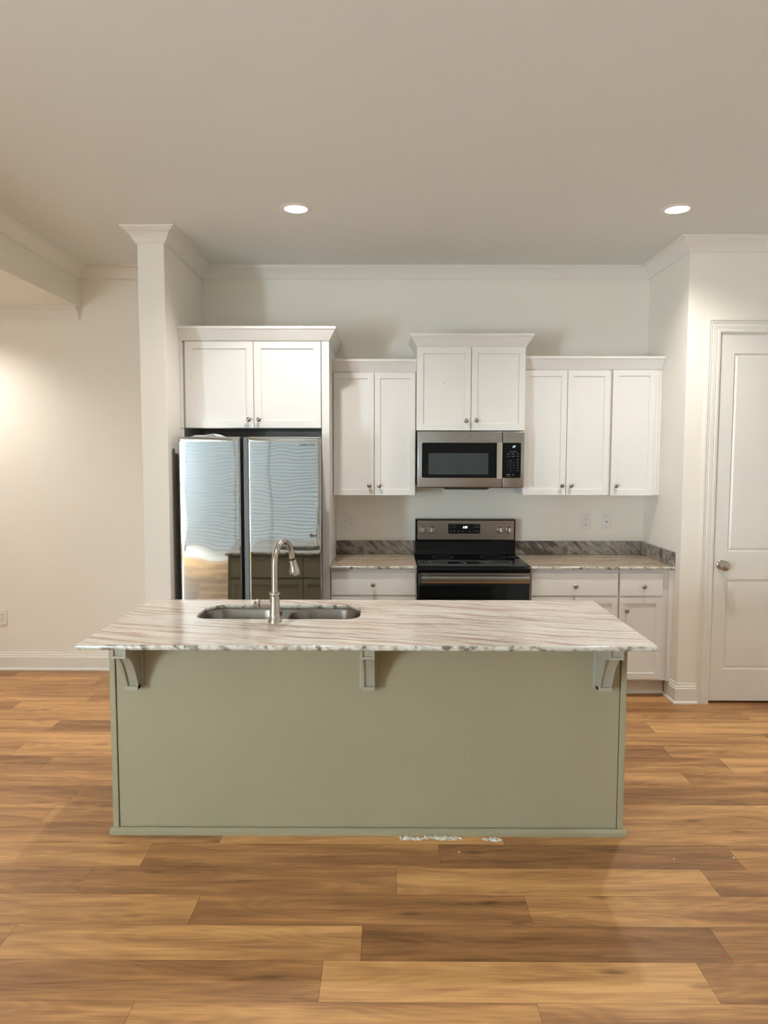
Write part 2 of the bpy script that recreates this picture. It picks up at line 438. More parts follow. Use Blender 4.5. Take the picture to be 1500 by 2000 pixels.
# windows (behind the camera): daylight behind white blinds
def window(name, mk, nslat, z0, z1, pitch_):
    pass
DAYB = emit('daylight_rear', (.84, .95, .96), WIN_BACK); DAYL = emit('daylight_left', WIN_COL, WIN_LEFT)
SLAT = simple('blind_slat', (.58, .59, .58), .5, noise=.02)
SLAT.node_tree.nodes['Principled BSDF'].inputs['Transmission Weight'].default_value = .35
SLAT.node_tree.nodes['Principled BSDF'].inputs['Roughness'].default_value = .9
wn1 = thing('window_1', 'wide glass door with white blinds', 'window', ((WBX0 + WBX1) / 2, YB, 0)); wn1['kind'] = 'structure'
link('daylight_pane', B(WBX0, WBX1, YB - .10, YB - .09, WBZ0, WBZ1), DAYB, wn1)
bm = bmesh.new()
for a in (WBX0, (WBX0 + WBX1) / 2 - .03, WBX1 - .06): box(bm, a, a + .06, YB - .085, YB - .02, WBZ0, WBZ1)
box(bm, WBX0, WBX1, YB - .085, YB - .02, WBZ0, WBZ0 + .08); box(bm, WBX0, WBX1, YB - .085, YB - .02, WBZ1 - .07, WBZ1)
link('window_frame', bm, TRIM, wn1)
bm = bmesh.new(); z = WBZ0 + .1
while z < WBZ1 - .08:
    prism(bm, [(YB + .000, z + .000), (YB + .030, z + .026), (YB + .028, z + .029), (YB - .002, z + .004)], 'x', WBX0 + .02, WBX1 - .02); z += .055
o = link('blind', bm, SLAT, wn1); o['kind'] = 'stuff'
wn2 = thing('window_2', 'tall window in the left wall', 'window', (XL, (WLY0 + WLY1) / 2, 0)); wn2['kind'] = 'structure'
link('daylight_pane', B(XL - .10, XL - .09, WLY0, WLY1, WLZ0, WLZ1), DAYL, wn2)
bm = bmesh.new()
for a in (WLY0, (WLY0 + WLY1) / 2 - .02, WLY1 - .05): box(bm, XL - .085, XL - .02, a, a + .05, WLZ0, WLZ1)
for a in (WLZ0, (WLZ0 + WLZ1) / 2, WLZ1 - .05): box(bm, XL - .085, XL - .02, WLY0, WLY1, a, a + .05)
link('window_frame', bm, TRIM, wn2)

# crown mouldings, section: (out from wall, z)
def crown_prof(z, s=1.0):
    p = [(0, -.092), (.010, -.092), (.010, -.083), (.016, -.080), (.020, -.070), (.024, -.062), (.034, -.046), (.048, -.030), (.062, -.022), (.066, -.020), (.066, -.013), (.078, -.010), (.080, -.006), (.080, 0), (0, 0)]
    return [(a * s, z + b * s) for a, b in p]
def crown(name, path, z=H):
    bm = bmesh.new(); sweep(bm, path, crown_prof(z - .0005)); return struct(link(name, bm, TRIM, smooth=30))
crown('trim_1', [(CX1, BW), (RW, BW), (RW, DW), (XR, DW)])
# around the stub wall: from the left back corner round the column front to the kitchen corner
crown('trim_2', [(BX, YB), (BX, BW), (CX0, BW), (CX0, CY), (CX1, CY), (CX1, BW)])
# lower crown on the left back wall, returned at the beam
crown('trim_3', [(XL, BW), (BX - .012, BW)], LZ)
# baseboards
def base_prof():
    return [(0, 0), (.026, 0), (.027, .010), (.022, .018), (.016, .020), (.016, .104), (.012, .108), (.012, .118), (.007, .124), (.006, .138), (0, .138)]
def baseboard(name, path):
    bm = bmesh.new(); sweep(bm, path, base_prof()); return struct(link(name, bm, TRIM, smooth=30))
baseboard('baseboard_back', [(XL, BW), (CX0, BW), (CX0, CY), (CX1, CY), (CX1, 4.68)])
baseboard('baseboard_right', [(RW, 4.985), (RW, DW), (DX0 - .073, DW)])
baseboard('baseboard_left', [(XL, YB), (XL, BW)])

# door with casing
d = thing('door_1', 'white two panel door beside the kitchen cabinets', 'door', (DX0, DW, 0)); d['kind'] = 'structure'
bm = bmesh.new()
cp_ = [(0, .012), (.012, .018), (.018, .018), (.022, .012), (.030, .012), (.055, .017), (.060, .020), (.066, .013), (.070, .018), (.074, .018), (.078, .0)]
# casing as mitred sections: left, top, right
def casing():
    pr = [(-.004, 0), (-.004, .010), (.004, .013), (.012, .013), (.015, .009), (.020, .009), (.023, .012), (.046, .013), (.050, .010), (.056, .016), (.062, .016), (.065, .012), (.070, .020), (.078, .020), (.078, 0)]
    rings = []
    for (px, pz, sx, sz) in ((DX0, 0, -1, 0), (DX0, DZ, -1, 1), (DX1, DZ, 1, 1), (DX1, 0, 1, 0)):
        rings.append([bm.verts.new((px + sx * a, DW - b_, pz + sz * a)) for a, b_ in pr])
    k = len(pr)
    for A, C in zip(rings, rings[1:]):
        for i in range(k): bm.faces.new((A[i], A[(i + 1) % k], C[(i + 1) % k], C[i]))
    bm.faces.new(rings[0]); bm.faces.new(rings[-1][::-1])
casing(); link('casing', bm, TRIM, d, smooth=30)
bm = bmesh.new()
box(bm, DX0 - .012, DX0, DW + .001, DW + .119, 0, DZ); box(bm, DX1, DX1 + .012, DW + .001, DW + .119, 0, DZ); box(bm, DX0 - .012, DX1 + .012, DW + .001, DW + .119, DZ, DZ + .012)
box(bm, DX0, DX0 + .012, DW + .05, DW + .07, 0, DZ); box(bm, DX0, DX1, DW + .05, DW + .07, DZ - .012, DZ)
link('jamb', bm, TRIM, d)
# leaf: frame with two raised panels
bm = bmesh.new()
lx0, lx1, ly, lz0, lz1 = DX0 + .003, DX1 - .003, DW + .006, .018, DZ - .003
xs = [lx0, lx0 + .099, lx1 - .099, lx1]; zs = [lz0, .235, .842, 1.030, 2.325, lz1]
grid = [[bm.verts.new((X_, ly, Z_)) for X_ in xs] for Z_ in zs]
faces = {}
for a in range(5):
    for b_ in range(3): faces[(a, b_)] = bm.faces.new((grid[a][b_], grid[a][b_ + 1], grid[a + 1][b_ + 1], grid[a + 1][b_]))
bmesh.ops.recalc_face_normals(bm, faces=bm.faces)
for a in (1, 3):
    F = faces[(a, 1)]
    for th, dy in ((.006, .008), (.010, .011), (.016, .003)):
        bmesh.ops.inset_region(bm, faces=[F], thickness=th, depth=0)
        for v in F.verts: v.co.y = ly + dy
box(bm, lx0, lx1, ly + .012, ly + .036, lz0, lz1)
for (xa, xb, za, zb) in ((lx0, lx0 + .002, lz0, lz1), (lx1 - .002, lx1, lz0, lz1), (lx0, lx1, lz0, lz0 + .002), (lx0, lx1, lz1 - .002, lz1)): box(bm, xa, xb, ly + .0002, ly + .02, za, zb)
link('door_leaf', bm, DOORP, d, recalc=False)
bm = bmesh.new()
lathe(bm, [(.0, .0), (.033, .0), (.033, .004), (.028, .009), (.013, .012), (.012, .030), (.020, .036), (.031, .046), (.0345, .056), (.031, .066), (.020, .072), (.0, .074)], (lx0 + .062, ly, .940), (0, -1, 0))
o = link('knob', bm, NICKEL, d, smooth=40); o['label'] = 'round satin nickel door knob'
bm = B(lx0 - .0025, lx0 - .0005, ly + .002, ly + .030, .91, .97); link('latch_plate', bm, KNOBM, d)

# ------------------------------------------------------------------ recessed ceiling lamps
def lamp(x_, y_, z_, label, power=SPOT_W, size=142):
    t = thing('recessed_light', label, 'ceiling light', (x_, y_, z_), 'recessed ceiling lights')
    bm = bmesh.new(); lathe(bm, [(.062, .0), (.066, -.006), (.086, -.006), (.092, -.002), (.092, -.0002), (.062, -.0002)], (x_, y_, z_), n=48, cap=False)
    link('trim_ring', bm, WHITEP, t, smooth=40)
    bm = bmesh.new(); lathe(bm, [(.064, -.0005), (.064, -.003), (.0, -.0035)], (x_, y_, z_), n=48)
    link('lens', bm, LENS, t, smooth=40)
    l = bpy.data.lights.new('downlight', 'SPOT'); l.energy = power; l.color = SPOT_COL; l.spot_size = math.radians(size); l.spot_blend = 1.0; l.shadow_soft_size = .035
    lo = bpy.data.objects.new('downlight', l); COL.objects.link(lo); lo.parent = t; lo.location = (0, 0, -.012)
lamp(-.525, 4.243, H, 'round recessed ceiling light in front of the fridge')
lamp(1.638, 4.255, H, 'round recessed ceiling light near the white door')
lamp(-.52, 2.17, H, 'round recessed ceiling light above and before the sink end of the island', SPOT_W * .38)
lamp(1.638, 2.17, H, 'round recessed ceiling light above and before the right end of the island', SPOT_W * .38)
lamp(-3.15, 4.95, LZ, 'round recessed light in the lowered ceiling at the left', SPOT_W * .92, 142)
lamp(-3.15, 2.2, LZ, 'round recessed light in the lowered ceiling nearer the viewer', SPOT_W * .3, 140)

# ------------------------------------------------------------------ cabinets
def knob(parent, x_, y_, z_):
    bm = bmesh.new()
    lathe(bm, [(.0, 0), (.008, 0), (.008, .002), (.005, .004), (.0048, .012), (.009, .016), (.0145, .021), (.0155, .025), (.013, .029), (.006, .031), (.0, .0315)], (x_, y_, z_), (0, -1, 0), n=20)
    o = link('knob', bm, KNOBM, parent, smooth=45)
    return o
def shaker(parent, x0, x1, z0, z1, y, kx=None, kz=None, rail=.057, t=.019, name='door'):
    bm = bmesh.new(); panel_front(bm, x0, x1, z0, z1, y, t, rail, .008, bead=.0025)
    o = link(name, bm, CAB, parent)
    if kx is not None: knob(o, kx, y, kz)
    return o
def slab(parent, x0, x1, z0, z1, y, kx=None, kz=None, t=.019, name='drawer'):
    bm = B(x0, x1, y, y + t, z0, z1, bev=.002); o = link(name, bm, CAB, parent)
    if kx is not None: knob(o, kx, y, kz)
    return o
def carcass(parent, x0, x1, y, z0, z1, name='body', extra=None):
    bm = bmesh.new(); box(bm, x0, x1, y, BW - .002, z0, z1, bev=.0012)
    if extra: extra(bm)
    return link(name, bm, CAB, parent)
def ccrown(parent, path, z0, hgt=.086, out=.048, name='crown_moulding'):
    """flat sloping cabinet crown with a top fillet"""
    pr = [(-.018, z0), (0, z0), (.003, z0 + .004), (out - .006, z0 + hgt - .020), (out, z0 + hgt - .016), (out, z0 + hgt), (-.018, z0 + hgt)]
    bm = bmesh.new(); sweep(bm, path, pr); return link(name, bm, CAB, parent)

# over the fridge
c = thing('fridge_cabinet', 'white two door cabinet right above the steel fridge', 'cabinet', (-.9, 4.92, 1.842))
carcass(c, -1.372, -.448, 4.92, 1.842, 2.43)
FY = 4.90
shaker(c, -1.353, -.899, 1.845, 2.416, FY, -.930, 1.898, rail=.066)
shaker(c, -.895, -.449, 1.845, 2.416, FY, -.862, 1.898, rail=.066)
tag(link('tall_end_panel', B(-.4435, -.393, 4.90, BW - .002, .0, 2.417, bev=.0015), CAB, origin=(-.42, 5.2, 0)), 'tall white end panel standing on the right side of the steel fridge', 'cabinet panel')
link('filler_strip', B(-1.386, -1.369, 4.895, 4.92, 1.842, 2.417, bev=.001), CAB, c)
tag(link('filler_board', B(-1.386, -1.369, 4.90, 4.92, .0, 1.841, bev=.001), CAB, origin=(-1.378, 4.9, 0)), 'narrow white filler board on the wall at the left of the fridge', 'cabinet panel')
ccrown(c, [(-1.386, 4.895), (-.392, 4.895), (-.392, BW - .003)], 2.418, hgt=.088)

# left uppers
U = 5.20
c = thing('wall_cabinet', 'white two door upper cabinet between the fridge panel and the microwave', 'cabinet', (-.1, U + .02, 1.38), 'white shaker upper cabinets')
carcass(c, -.391, .198, U + .02, 1.380, 2.25)
shaker(c, -.388, -.100, 1.378, 2.245, U, -.132, 1.447)
shaker(c, -.096, .192, 1.378, 2.245, U, -.062, 1.447)
ccrown(c, [(-.392, U + .012), (.199, U + .012)], 2.249)
# above the microwave
MY = 5.11
c = thing('wall_cabinet', 'white two door upper cabinet directly above the microwave', 'cabinet', (.57, MY + .02, 1.83), 'white shaker upper cabinets')
carcass(c, .200, .955, MY + .02, 1.836, 2.42)
shaker(c, .202, .575, 1.836, 2.409, MY, .543, 1.902, rail=.060)
shaker(c, .579, .952, 1.836, 2.409, MY, .613, 1.905, rail=.060)
ccrown(c, [(.2005, BW - .003), (.2005, MY + .012), (.9545, MY + .012), (.9545, BW - .003)], 2.411)
bm = bmesh.new(); lathe(bm, [(0, 0), (.0028, 0), (.0028, .0012), (0, .0012)], (.388, MY + .0080, 2.165), (0, -1, 0), n=10); link('screw_hole', bm, BLACKP, c)
# right uppers
c = thing('wall_cabinet', 'white two door upper cabinet just right of the microwave', 'cabinet', (1.26, U + .02, 1.38), 'white shaker upper cabinets')
carcass(c, .956, 1.574, U + .02, 1.382, 2.27)
shaker(c, .963, 1.266, 1.382, 2.262, U, 1.237, 1.449)
shaker(c, 1.270, 1.570, 1.382, 2.262, U, 1.302, 1.449)
c = thing('wall_cabinet', 'white single door upper cabinet in the corner by the right wall', 'cabinet', (1.75, U + .02, 1.38), 'white shaker upper cabinets')
carcass(c, 1.576, RW - .001, U + .02, 1.382, 2.27)
shaker(c, 1.586, 1.885, 1.380, 2.264, U - .006, 1.619, 1.449)
link('filler_strip', B(1.888, 1.914, U + .006, U + .02, 1.382, 2.262, bev=.001), CAB, c)
cr_ = thing('cabinet_crown', 'long white crown moulding on the right pair of upper cabinets', 'crown moulding', (1.4, U, 2.27))
ccrown(cr_, [(.956, U + .012), (RW - .002, U + .012)], 2.270, name='moulding')

# base cabinets
BY = 4.90
def toe(c_, x0, x1):
    link('toe_kick', B(x0, x1, 4.985, 5.0, .0, .125), TOE, c_)
    bm = bmesh.new(); prism(bm, [(4.985, 0.012), (4.972, .012), (4.973, .022), (4.985, .030)], 'x', x0, x1); link('shoe_moulding', bm, TRIM, c_)
c = thing('base_cabinet', 'white base cabinet with a drawer between fridge panel and range', 'cabinet', (-.1, BY + .02, 0), 'white base cabinets')
carcass(c, -.391, .199, BY + .02, .12, .892); toe(c, -.391, .199)
slab(c, -.384, .190, .714, .868, BY, -.100, .787)
shaker(c, -.384, -.099, .135, .700, BY, -.13, .64); shaker(c, -.095, .190, .135, .700, BY, -.064, .64)
c = thing('base_cabinet', 'white base cabinet with a wide drawer just right of the range', 'cabinet', (1.27, BY + .02, 0), 'white base cabinets')
carcass(c, .966, 1.571, BY + .02, .12, .892); toe(c, .966, 1.571)
slab(c, .975, 1.563, .712, .868, BY, 1.272, .778)
shaker(c, .975, 1.267, .135, .700, BY, 1.236, .64); shaker(c, 1.271, 1.563, .135, .700, BY, 1.302, .64)
c = thing('base_cabinet', 'narrow white base cabinet with a small drawer by the right wall', 'cabinet', (1.75, BY + .02, 0), 'white base cabinets')
carcass(c, 1.572, RW - .001, BY + .02, .12, .892); toe(c, 1.572, RW - .02)
slab(c, 1.576, 1.868, .712, .868, BY, 1.735, .777)
shaker(c, 1.576, 1.868, .135, .698, BY, 1.622, .612)
link('filler_strip', B(1.908, RW - .001, BY + .002, BY + .02, .12, .890, bev=.001), CAB, c)

# countertops
T0, T1 = .894, .914
def slab_top(name, x0, x1, y0, y1, hole, mats, parent=None, r=.005, origin=None, z0=T0, z1=T1, edge_sides=True):
    """granite slab with an eased edge; hole = polygon or None. material 0 top, 1 edge"""
    bm = bmesh.new()
    prof = [(r * .6, z0), (0, z0 + r * .6), (0, z1 - r), (r * .3, z1 - r * .3), (r, z1)]
    rings = []
    for ins, z_ in prof:
        rings.append([bm.verts.new(p + (z_,)) for p in rrect(x0 + ins, x1 - ins, y0 + ins, y1 - ins, .006, 3)])
    n = len(rings[0])
    for A, C in zip(rings, rings[1:]):
        for i in range(n):
            q = bm.faces.new((A[i], A[(i + 1) % n], C[(i + 1) % n], C[i])); q.material_index = 1; q.smooth = True
    def cap(ring, z_):
        es = [bm.edges.get((ring[i], ring[(i + 1) % n])) for i in range(n)]
        if hole:
            hv = [bm.verts.new(p + (z_,)) for p in hole]; m_ = len(hv)
            es += [bm.edges.new((hv[i], hv[(i + 1) % m_])) for i in range(m_)]
            r_ = bmesh.ops.triangle_fill(bm, use_beauty=True, use_dissolve=False, edges=es)
            return hv
        bm.faces.new(ring); return None
    ha = cap(rings[-1], z1); hb = cap(rings[0], z0)
    if ha:
        m_ = len(ha)
        for i in range(m_):
            q = bm.faces.new((ha[i], ha[(i + 1) % m_], hb[(i + 1) % m_], hb[i])); q.material_index = 1; q.smooth = True
    return link(name, bm, mats, parent, origin=origin)
ct = thing('countertop', 'short brown streaked granite countertop left of the range', 'countertop', (-.1, 5.2, T0))
slab_top('top_slab', -.392, .1985, 4.878, BW - .001, None, [GRT2, GRE], ct)
link('backsplash', B(-.391, .199, BW - .022, BW - .001, T1, 1.016, bev=.002), GRS, ct)
ct = thing('countertop', 'brown streaked granite countertop right of the range, in the corner', 'countertop', (1.45, 5.2, T0))
slab_top('top_slab', .966, RW - .001, 4.878, BW - .001, None, [GRT2, GRE], ct)
link('backsplash', B(.966, RW - .022, BW - .022, BW - .001, T1, 1.016, bev=.002), GRS, ct)
link('side_splash', B(RW - .021, RW - .001, 4.882, BW - .001, T1, 1.016, bev=.002), GRS, ct)

# ------------------------------------------------------------------ outlets
def outlet(x_, z_, label, coax=False, y=BW):
    t = thing('cable_plate' if coax else 'electrical_outlet', label, 'wall plate' if coax else 'outlet', (x_, y, z_), None if coax else 'duplex outlets')
    bm = bmesh.new(); box(bm, x_ - .036, x_ + .036, y - .006, y, z_ - .058, z_ + .058, bev=.003); link('cover_plate', bm, WHITEP, t)
    if coax:
        bm = bmesh.new(); lathe(bm, [(.0, 0), (.007, 0), (.007, .004), (.0045, .004), (.0045, .010), (0, .010)], (x_, y - .006, z_), (0, -1, 0), n=12); link('connector', bm, KNOBM, t)
        for dz in (-.042, .042):
            bm = bmesh.new(); lathe(bm, [(.0, 0), (.0035, 0), (.003, .0015), (0, .0016)], (x_, y - .006, z_ + dz), (0, -1, 0), n=10); link('screw', bm, KNOBM, t)
    else:
        for dz in (-.020, .020):
            bm = bmesh.new(); pr = [(x_ + .0165 * math.cos(a) if abs(math.cos(a)) < 2 else 0, z_ + dz + max(-.0135, min(.0135, .0175 * math.sin(a)))) for a in [2 * PI * i / 24 for i in range(24)]]
            prism(bm, pr, 'y', y - .0075, y - .0055); o_ = link('socket', bm, WHITEP, t)
            bm = bmesh.new()
            box(bm, x_ - .0075, x_ - .0055, y - .0082, y - .0070, z_ + dz - .001, z_ + dz + .008); box(bm, x_ + .0055, x_ + .0075, y - .0082, y - .0070, z_ + dz, z_ + dz + .007)
            lathe(bm, [(0, 0), (.0028, 0), (.0028, .001), (0, .001)], (x_, y - .0072, z_ + dz - .007), (0, -1, 0), n=10)
            link('slots', bm, SLOT, o_)
        bm = bmesh.new(); lathe(bm, [(.0, 0), (.003, 0), (.0025, .0012), (0, .0014)], (x_, y - .006, z_), (0, -1, 0), n=10); link('screw', bm, WHITEP, t)
outlet(-.285, 1.161, 'white duplex outlet above the counter left of the range')
outlet(1.504, 1.161, 'white duplex outlet above the counter right of the range')
outlet(1.663, 1.162, 'white cable wall plate right of the counter outlet', coax=True)
outlet(-2.973, .414, 'white duplex outlet low on the left wall above the baseboard')

# ------------------------------------------------------------------ refrigerator
FR = thing('refrigerator', 'stainless side by side refrigerator with flat doors', 'refrigerator', (-.88, 5.0, 0))
link('body', B(-1.330, -.447, 4.722, 5.49, .025, 1.765, bev=.004), DARKGREY, FR)
def fdoor(x0, x1, name='door'):
    bm = bmesh.new(); n = 24; zs_ = [.05, .056, .065] + [.1 + (1.74 - .1) * i / 24 for i in range(25)] + [1.760, 1.772, 1.777]
    def yy(tx, z_):
        b_ = .0035 * (1 - (2 * tx - 1) ** 2)
        e = min(tx, 1 - tx) * (x1 - x0); r_ = 0.010
        if e < r_: b_ -= r_ - math.sqrt(max(0, r_ * r_ - (r_ - e) ** 2))
        ez = min(z_ - .05, 1.777 - z_)
        if ez < .012: b_ -= .012 - math.sqrt(max(0, .012 ** 2 - (.012 - ez) ** 2))
        return 4.652 - b_
    txs = [0, .006, .015, .03] + [.03 + .94 * i / n for i in range(1, n)] + [.97, .985, .994, 1]
    G = [[bm.verts.new((x0 + t_ * (x1 - x0), yy(t_, z_), z_)) for t_ in txs] for z_ in zs_]
    for a in range(len(zs_) - 1):
        for b_ in range(len(txs) - 1): bm.faces.new((G[a][b_], G[a][b_ + 1], G[a + 1][b_ + 1], G[a + 1][b_]))
    loop = [G[0][i] for i in range(len(txs))] + [G[a][-1] for a in range(1, len(zs_))] + [G[-1][i] for i in range(len(txs) - 2, -1, -1)] + [G[a][0] for a in range(len(zs_) - 2, 0, -1)]
    back = [bm.verts.new((v.co.x, 4.716, v.co.z)) for v in loop]
    for i in range(len(loop)):
        j = (i + 1) % len(loop); q = bm.faces.new((loop[i], back[i], back[j], loop[j])); q.material_index = 1
    bm.faces.new(back).material_index = 1
    return link(name, bm, [STEELF, DARKGREY], FR, smooth=50)
dl = fdoor(-1.339, -.943)
dr = fdoor(-.896, -.427)
bm = bmesh.new(); prism(bm, [(-.925, 4.670), (-.8955, 4.664), (-.8955, 4.716), (-.925, 4.716)], 'z', .05, 1.776); o = link('handle_recess', bm, simple('recess_grey', (.13, .145, .145), .5, .0, noise=.05), dr)
link('gasket', B(-.9425, -.926, 4.700, 4.722, .05, 1.77), BLACKP, FR)
link('hinge_cover', B(-.52, -.450, 4.69, 4.80, 1.766, 1.790, bev=.003), BLACKP, FR)
text_mesh('logo', 'SAMSUNG', .0225, (-.516, 4.6475, 1.7255), MARK, dr, ext=.0006, bold=.0004, xs=.98)
link('kick_grille', B(-1.32, -.44, 4.70, 4.722, .02, .05), BLACKP, FR)
# dark back of the recess above the fridge
# papers on the fridge
bm = bmesh.new()
def sheet(bm, pts, th=.0012):
    A = [bm.verts.new(p) for p in pts]; C = [bm.verts.new((p[0], p[1], p[2] + th)) for p in pts]
    n = len(pts); bm.faces.new(A[::-1]); bm.faces.new(C)
    for i in range(n): bm.faces.new((A[i], A[(i + 1) % n], C[(i + 1) % n], C[i]))
zt = 1.7782
sheet(bm, [(-1.262, 4.69, zt), (-1.085, 4.68, zt), (-1.075, 4.93, zt + .001), (-1.255, 4.94, zt + .001)], .003)
for k in range(3):
    h = zt + .0035 + .0022 * k
    sheet(bm, [(-1.255 + .006 * k, 4.693, h), (-1.17, 4.688, h + .001), (-1.17, 4.92, h + .001), (-1.25, 4.93, h)], .0018)
    sheet(bm, [(-1.17, 4.688, h + .001), (-1.125, 4.686, h + .006 + .002 * k), (-1.125, 4.92, h + .006 + .002 * k), (-1.17, 4.92, h + .001)], .0016)
    sheet(bm, [(-1.125, 4.686, h + .006 + .002 * k), (-1.088, 4.688, zt + .0035), (-1.088, 4.92, zt + .0035), (-1.125, 4.92, h + .006 + .002 * k)], .0016)
tag(link('paper_booklet', bm, PAPER, origin=(-1.15, 4.8, zt)), 'white folded papers lying on top of the steel fridge', 'paper')

# ------------------------------------------------------------------ microwave
MW = thing('microwave', 'stainless over-range microwave with black glass door', 'microwave', (.575, 5.3, 1.44))
my = 5.085
link('body', B(.206, .949, my + .045, BW - .002, 1.447, 1.828, bev=.003), DARKGREY, MW)
bm = bmesh.new(); box(bm, .204, .7945, my, my + .044, 1.438, 1.829, bev=.006, seg=3); md = link('door', bm, STEEL, MW, smooth=40)
bm = bmesh.new(); prism(bm, rrect(.236, .7932, 1.506, 1.750, [.010, .002, .002, .010], 4), 'y', my - .0025, my + .002); link('door_glass', bm, BLACKG, md)
bm = bmesh.new(); prism(bm, rrect(.282, .698, 1.530, 1.678, .004, 3), 'y', my - .0032, my - .0022); link('window_screen', bm, simple('window_screen', (.030, .042, .045), .22, noise=.06), md)
bm = bmesh.new(); prism(bm, [(.752, my - .030), (.757, my - .034), (.785, my - .034), (.790, my - .030), (.790, my - .024), (.752, my - .024)], 'z', 1.502, 1.752)
box(bm, .760, .782, my - .026, my - .001, 1.512, 1.527); box(bm, .760, .782, my - .026, my - .001, 1.727, 1.742); link('handle', bm, steel('handle_steel', (.66, .64, .62), .25, vertical=True), md)
bm = bmesh.new(); box(bm, .797, .948, my, my + .044, 1.438, 1.829, bev=.006, seg=3); mc = link('control_housing', bm, STEEL, MW, smooth=40)
bm = bmesh.new(); prism(bm, rrect(.799, .924, 1.506, 1.750, [.002, .008, .008, .002], 4), 'y', my - .0025, my + .002); cpn = link('control_panel', bm, BLACKG, mc)
text_mesh('clock_digits', '17', .020, (.873, my - .0032, 1.722), DIGIT, cpn, shear=.2)
def marks(parent, items, name='key_mark', m=FAINT):
    for (x_, z_, w_, h_, y_) in items:
        link(name, B(x_ - w_ / 2, x_ + w_ / 2, y_ - .0006, y_ + .0004, z_ - h_ / 2, z_ + h_ / 2), m, parent)
it = [(.870, 1.688, .048, .003, my - .0028), (.852, 1.627, .026, .002, my - .0028)]
for zz in (1.673, 1.656): it += [(.836, zz, .018, .0035, my - .0028), (.868, zz, .020, .0035, my - .0028), (.902, zz, .014, .0035, my - .0028)]
it += [(.902, 1.632, .010, .008, my - .0028)]
it += [(.838, 1.530, .020, .006, my - .0028), (.870, 1.528, .010, .006, my - .0028), (.838, 1.518, .026, .002, my - .0028)]
marks(cpn, it)
for r_, row in enumerate((('1', '2', '3'), ('4', '5', '6'), ('7', '8', '9'), ('', '0', ''))):
    for q_, s_ in enumerate(row):
        if s_: text_mesh('key_digit', s_, .012, (.832 + .0215 * q_, my - .0030, 1.613 - .0185 * r_), FAINT, cpn)
    marks(cpn, [(.902, 1.613 - .0185 * r_, .014, .004, my - .0028)])
bm = bmesh.new(); lathe(bm, [(.0125, 0), (.0125, .001), (.0110, .001), (.0110, 0)], (.574, my, 1.793), (0, -1, 0), n=28, cap=False); link('badge', bm, MARK, md)
bm = bmesh.new(); prism(bm, [(.375, 1.438), (.72, 1.438), (.69, 1.424), (.405, 1.424)], 'y', my + .01, my + .22); box(bm, .215, .94, my + .012, my + .3, 1.436, 1.447); link('vent_grille', bm, BLACKP, MW)

# ------------------------------------------------------------------ range
RG = thing('range', 'stainless and black electric range with smooth glass cooktop', 'stove', (.58, 5.1, 0))
rx0, rx1 = .2025, .9585
link('body', B(rx0 + .004, rx1 - .004, 4.875, 5.50, .03, .893, bev=.002), BLACKP, RG)
bm = bmesh.new()
prism(bm, [(4.848, .884), (4.852, .876), (4.875, .876), (4.875, .893), (5.44, .893), (5.44, .921), (4.875, .921), (4.856, .914), (4.849, .902)], 'x', rx0, rx1)
link('cooktop', bm, BLACKG, RG, smooth=30)
for (cx_, cy_, rr) in ((.40, 5.03, .115), (.77, 5.03, .095), (.40, 5.29, .075), (.77, 5.29, .090)):
    bm = bmesh.new(); lathe(bm, [(rr, .0002), (rr, .0006), (rr - .002, .0006), (rr - .002, .0002)], (cx_, cy_, .921), n=40, cap=False)
    link('burner_ring', bm, FAINT, RG)
# backguard: black lower part, steel panel
bm = bmesh.new(); prism(bm, [(5.438, .915), (5.452, .960), (5.452, 1.040), (5.445, 1.172), (5.452, 1.184), (5.470, 1.187), (5.515, 1.187), (5.515, .915)], 'x', rx0 + .004, rx1 - .002); bg = link('backguard', bm, BLACKG, RG, smooth=30)
bm = bmesh.new(); prism(bm, [(5.445, 1.033), (5.4385, 1.1765), (5.4450, 1.1775), (5.4520, 1.033)], 'x', rx0 + .018, rx1 - .012); link('steel_fascia', bm, STEEL, bg)
def yb(z_): return 5.445 - (z_ - 1.033) / .1435 * .0065
bm = bmesh.new(); prism(bm, rrect(.452, .692, 1.078, 1.152, .010, 5), 'y', yb(1.115) - .0040, yb(1.115) + .004); dp = link('display', bm, BLACKG, bg)
text_mesh('clock_digits', '1:52', .021, (.577, yb(1.115) - .0048, 1.126), DIGIT, dp, shear=.25, bold=.0004)
yy_ = yb(1.115) - .0042
marks(dp, [(.485, 1.142, .040, .0025, yy_), (.665, 1.142, .030, .0025, yy_)] + [(a, 1.126, .016, .003, yy_) for a in (.470, .498, .650, .674)] + [(a, 1.096, .012, .005, yy_) for a in (.470, .498, .530, .562, .610, .650, .674)])
for q_, kx in enumerate((.259, .327, .846, .912)):
    bm = bmesh.new(); y0_ = yb(1.107)
    lathe(bm, [(.0, 0), (.026, 0), (.026, .003), (.0225, .005), (.021, .024), (.019, .027), (0, .027)], (kx, y0_, 1.107), (0, -1, 0), n=28)
    kn_ = link('control_knob', bm, NICKEL, bg, smooth=30)
    link('grip', B(kx - .0045, kx + .0045, y0_ - .034, y0_ - .026, 1.107 - .019, 1.107 + .019, bev=.0015), NICKEL, kn_)
marks(bg, [(a, z_, .004, .004, yb(z_) - .0003) for a in (.259, .327, .846, .912) for z_ in (1.060, 1.152)] + [(.395, 1.122, .003, .003, yb(1.122) - .0003), (.395, 1.106, .003, .003, yb(1.1) - .0003)], 'dial_mark')
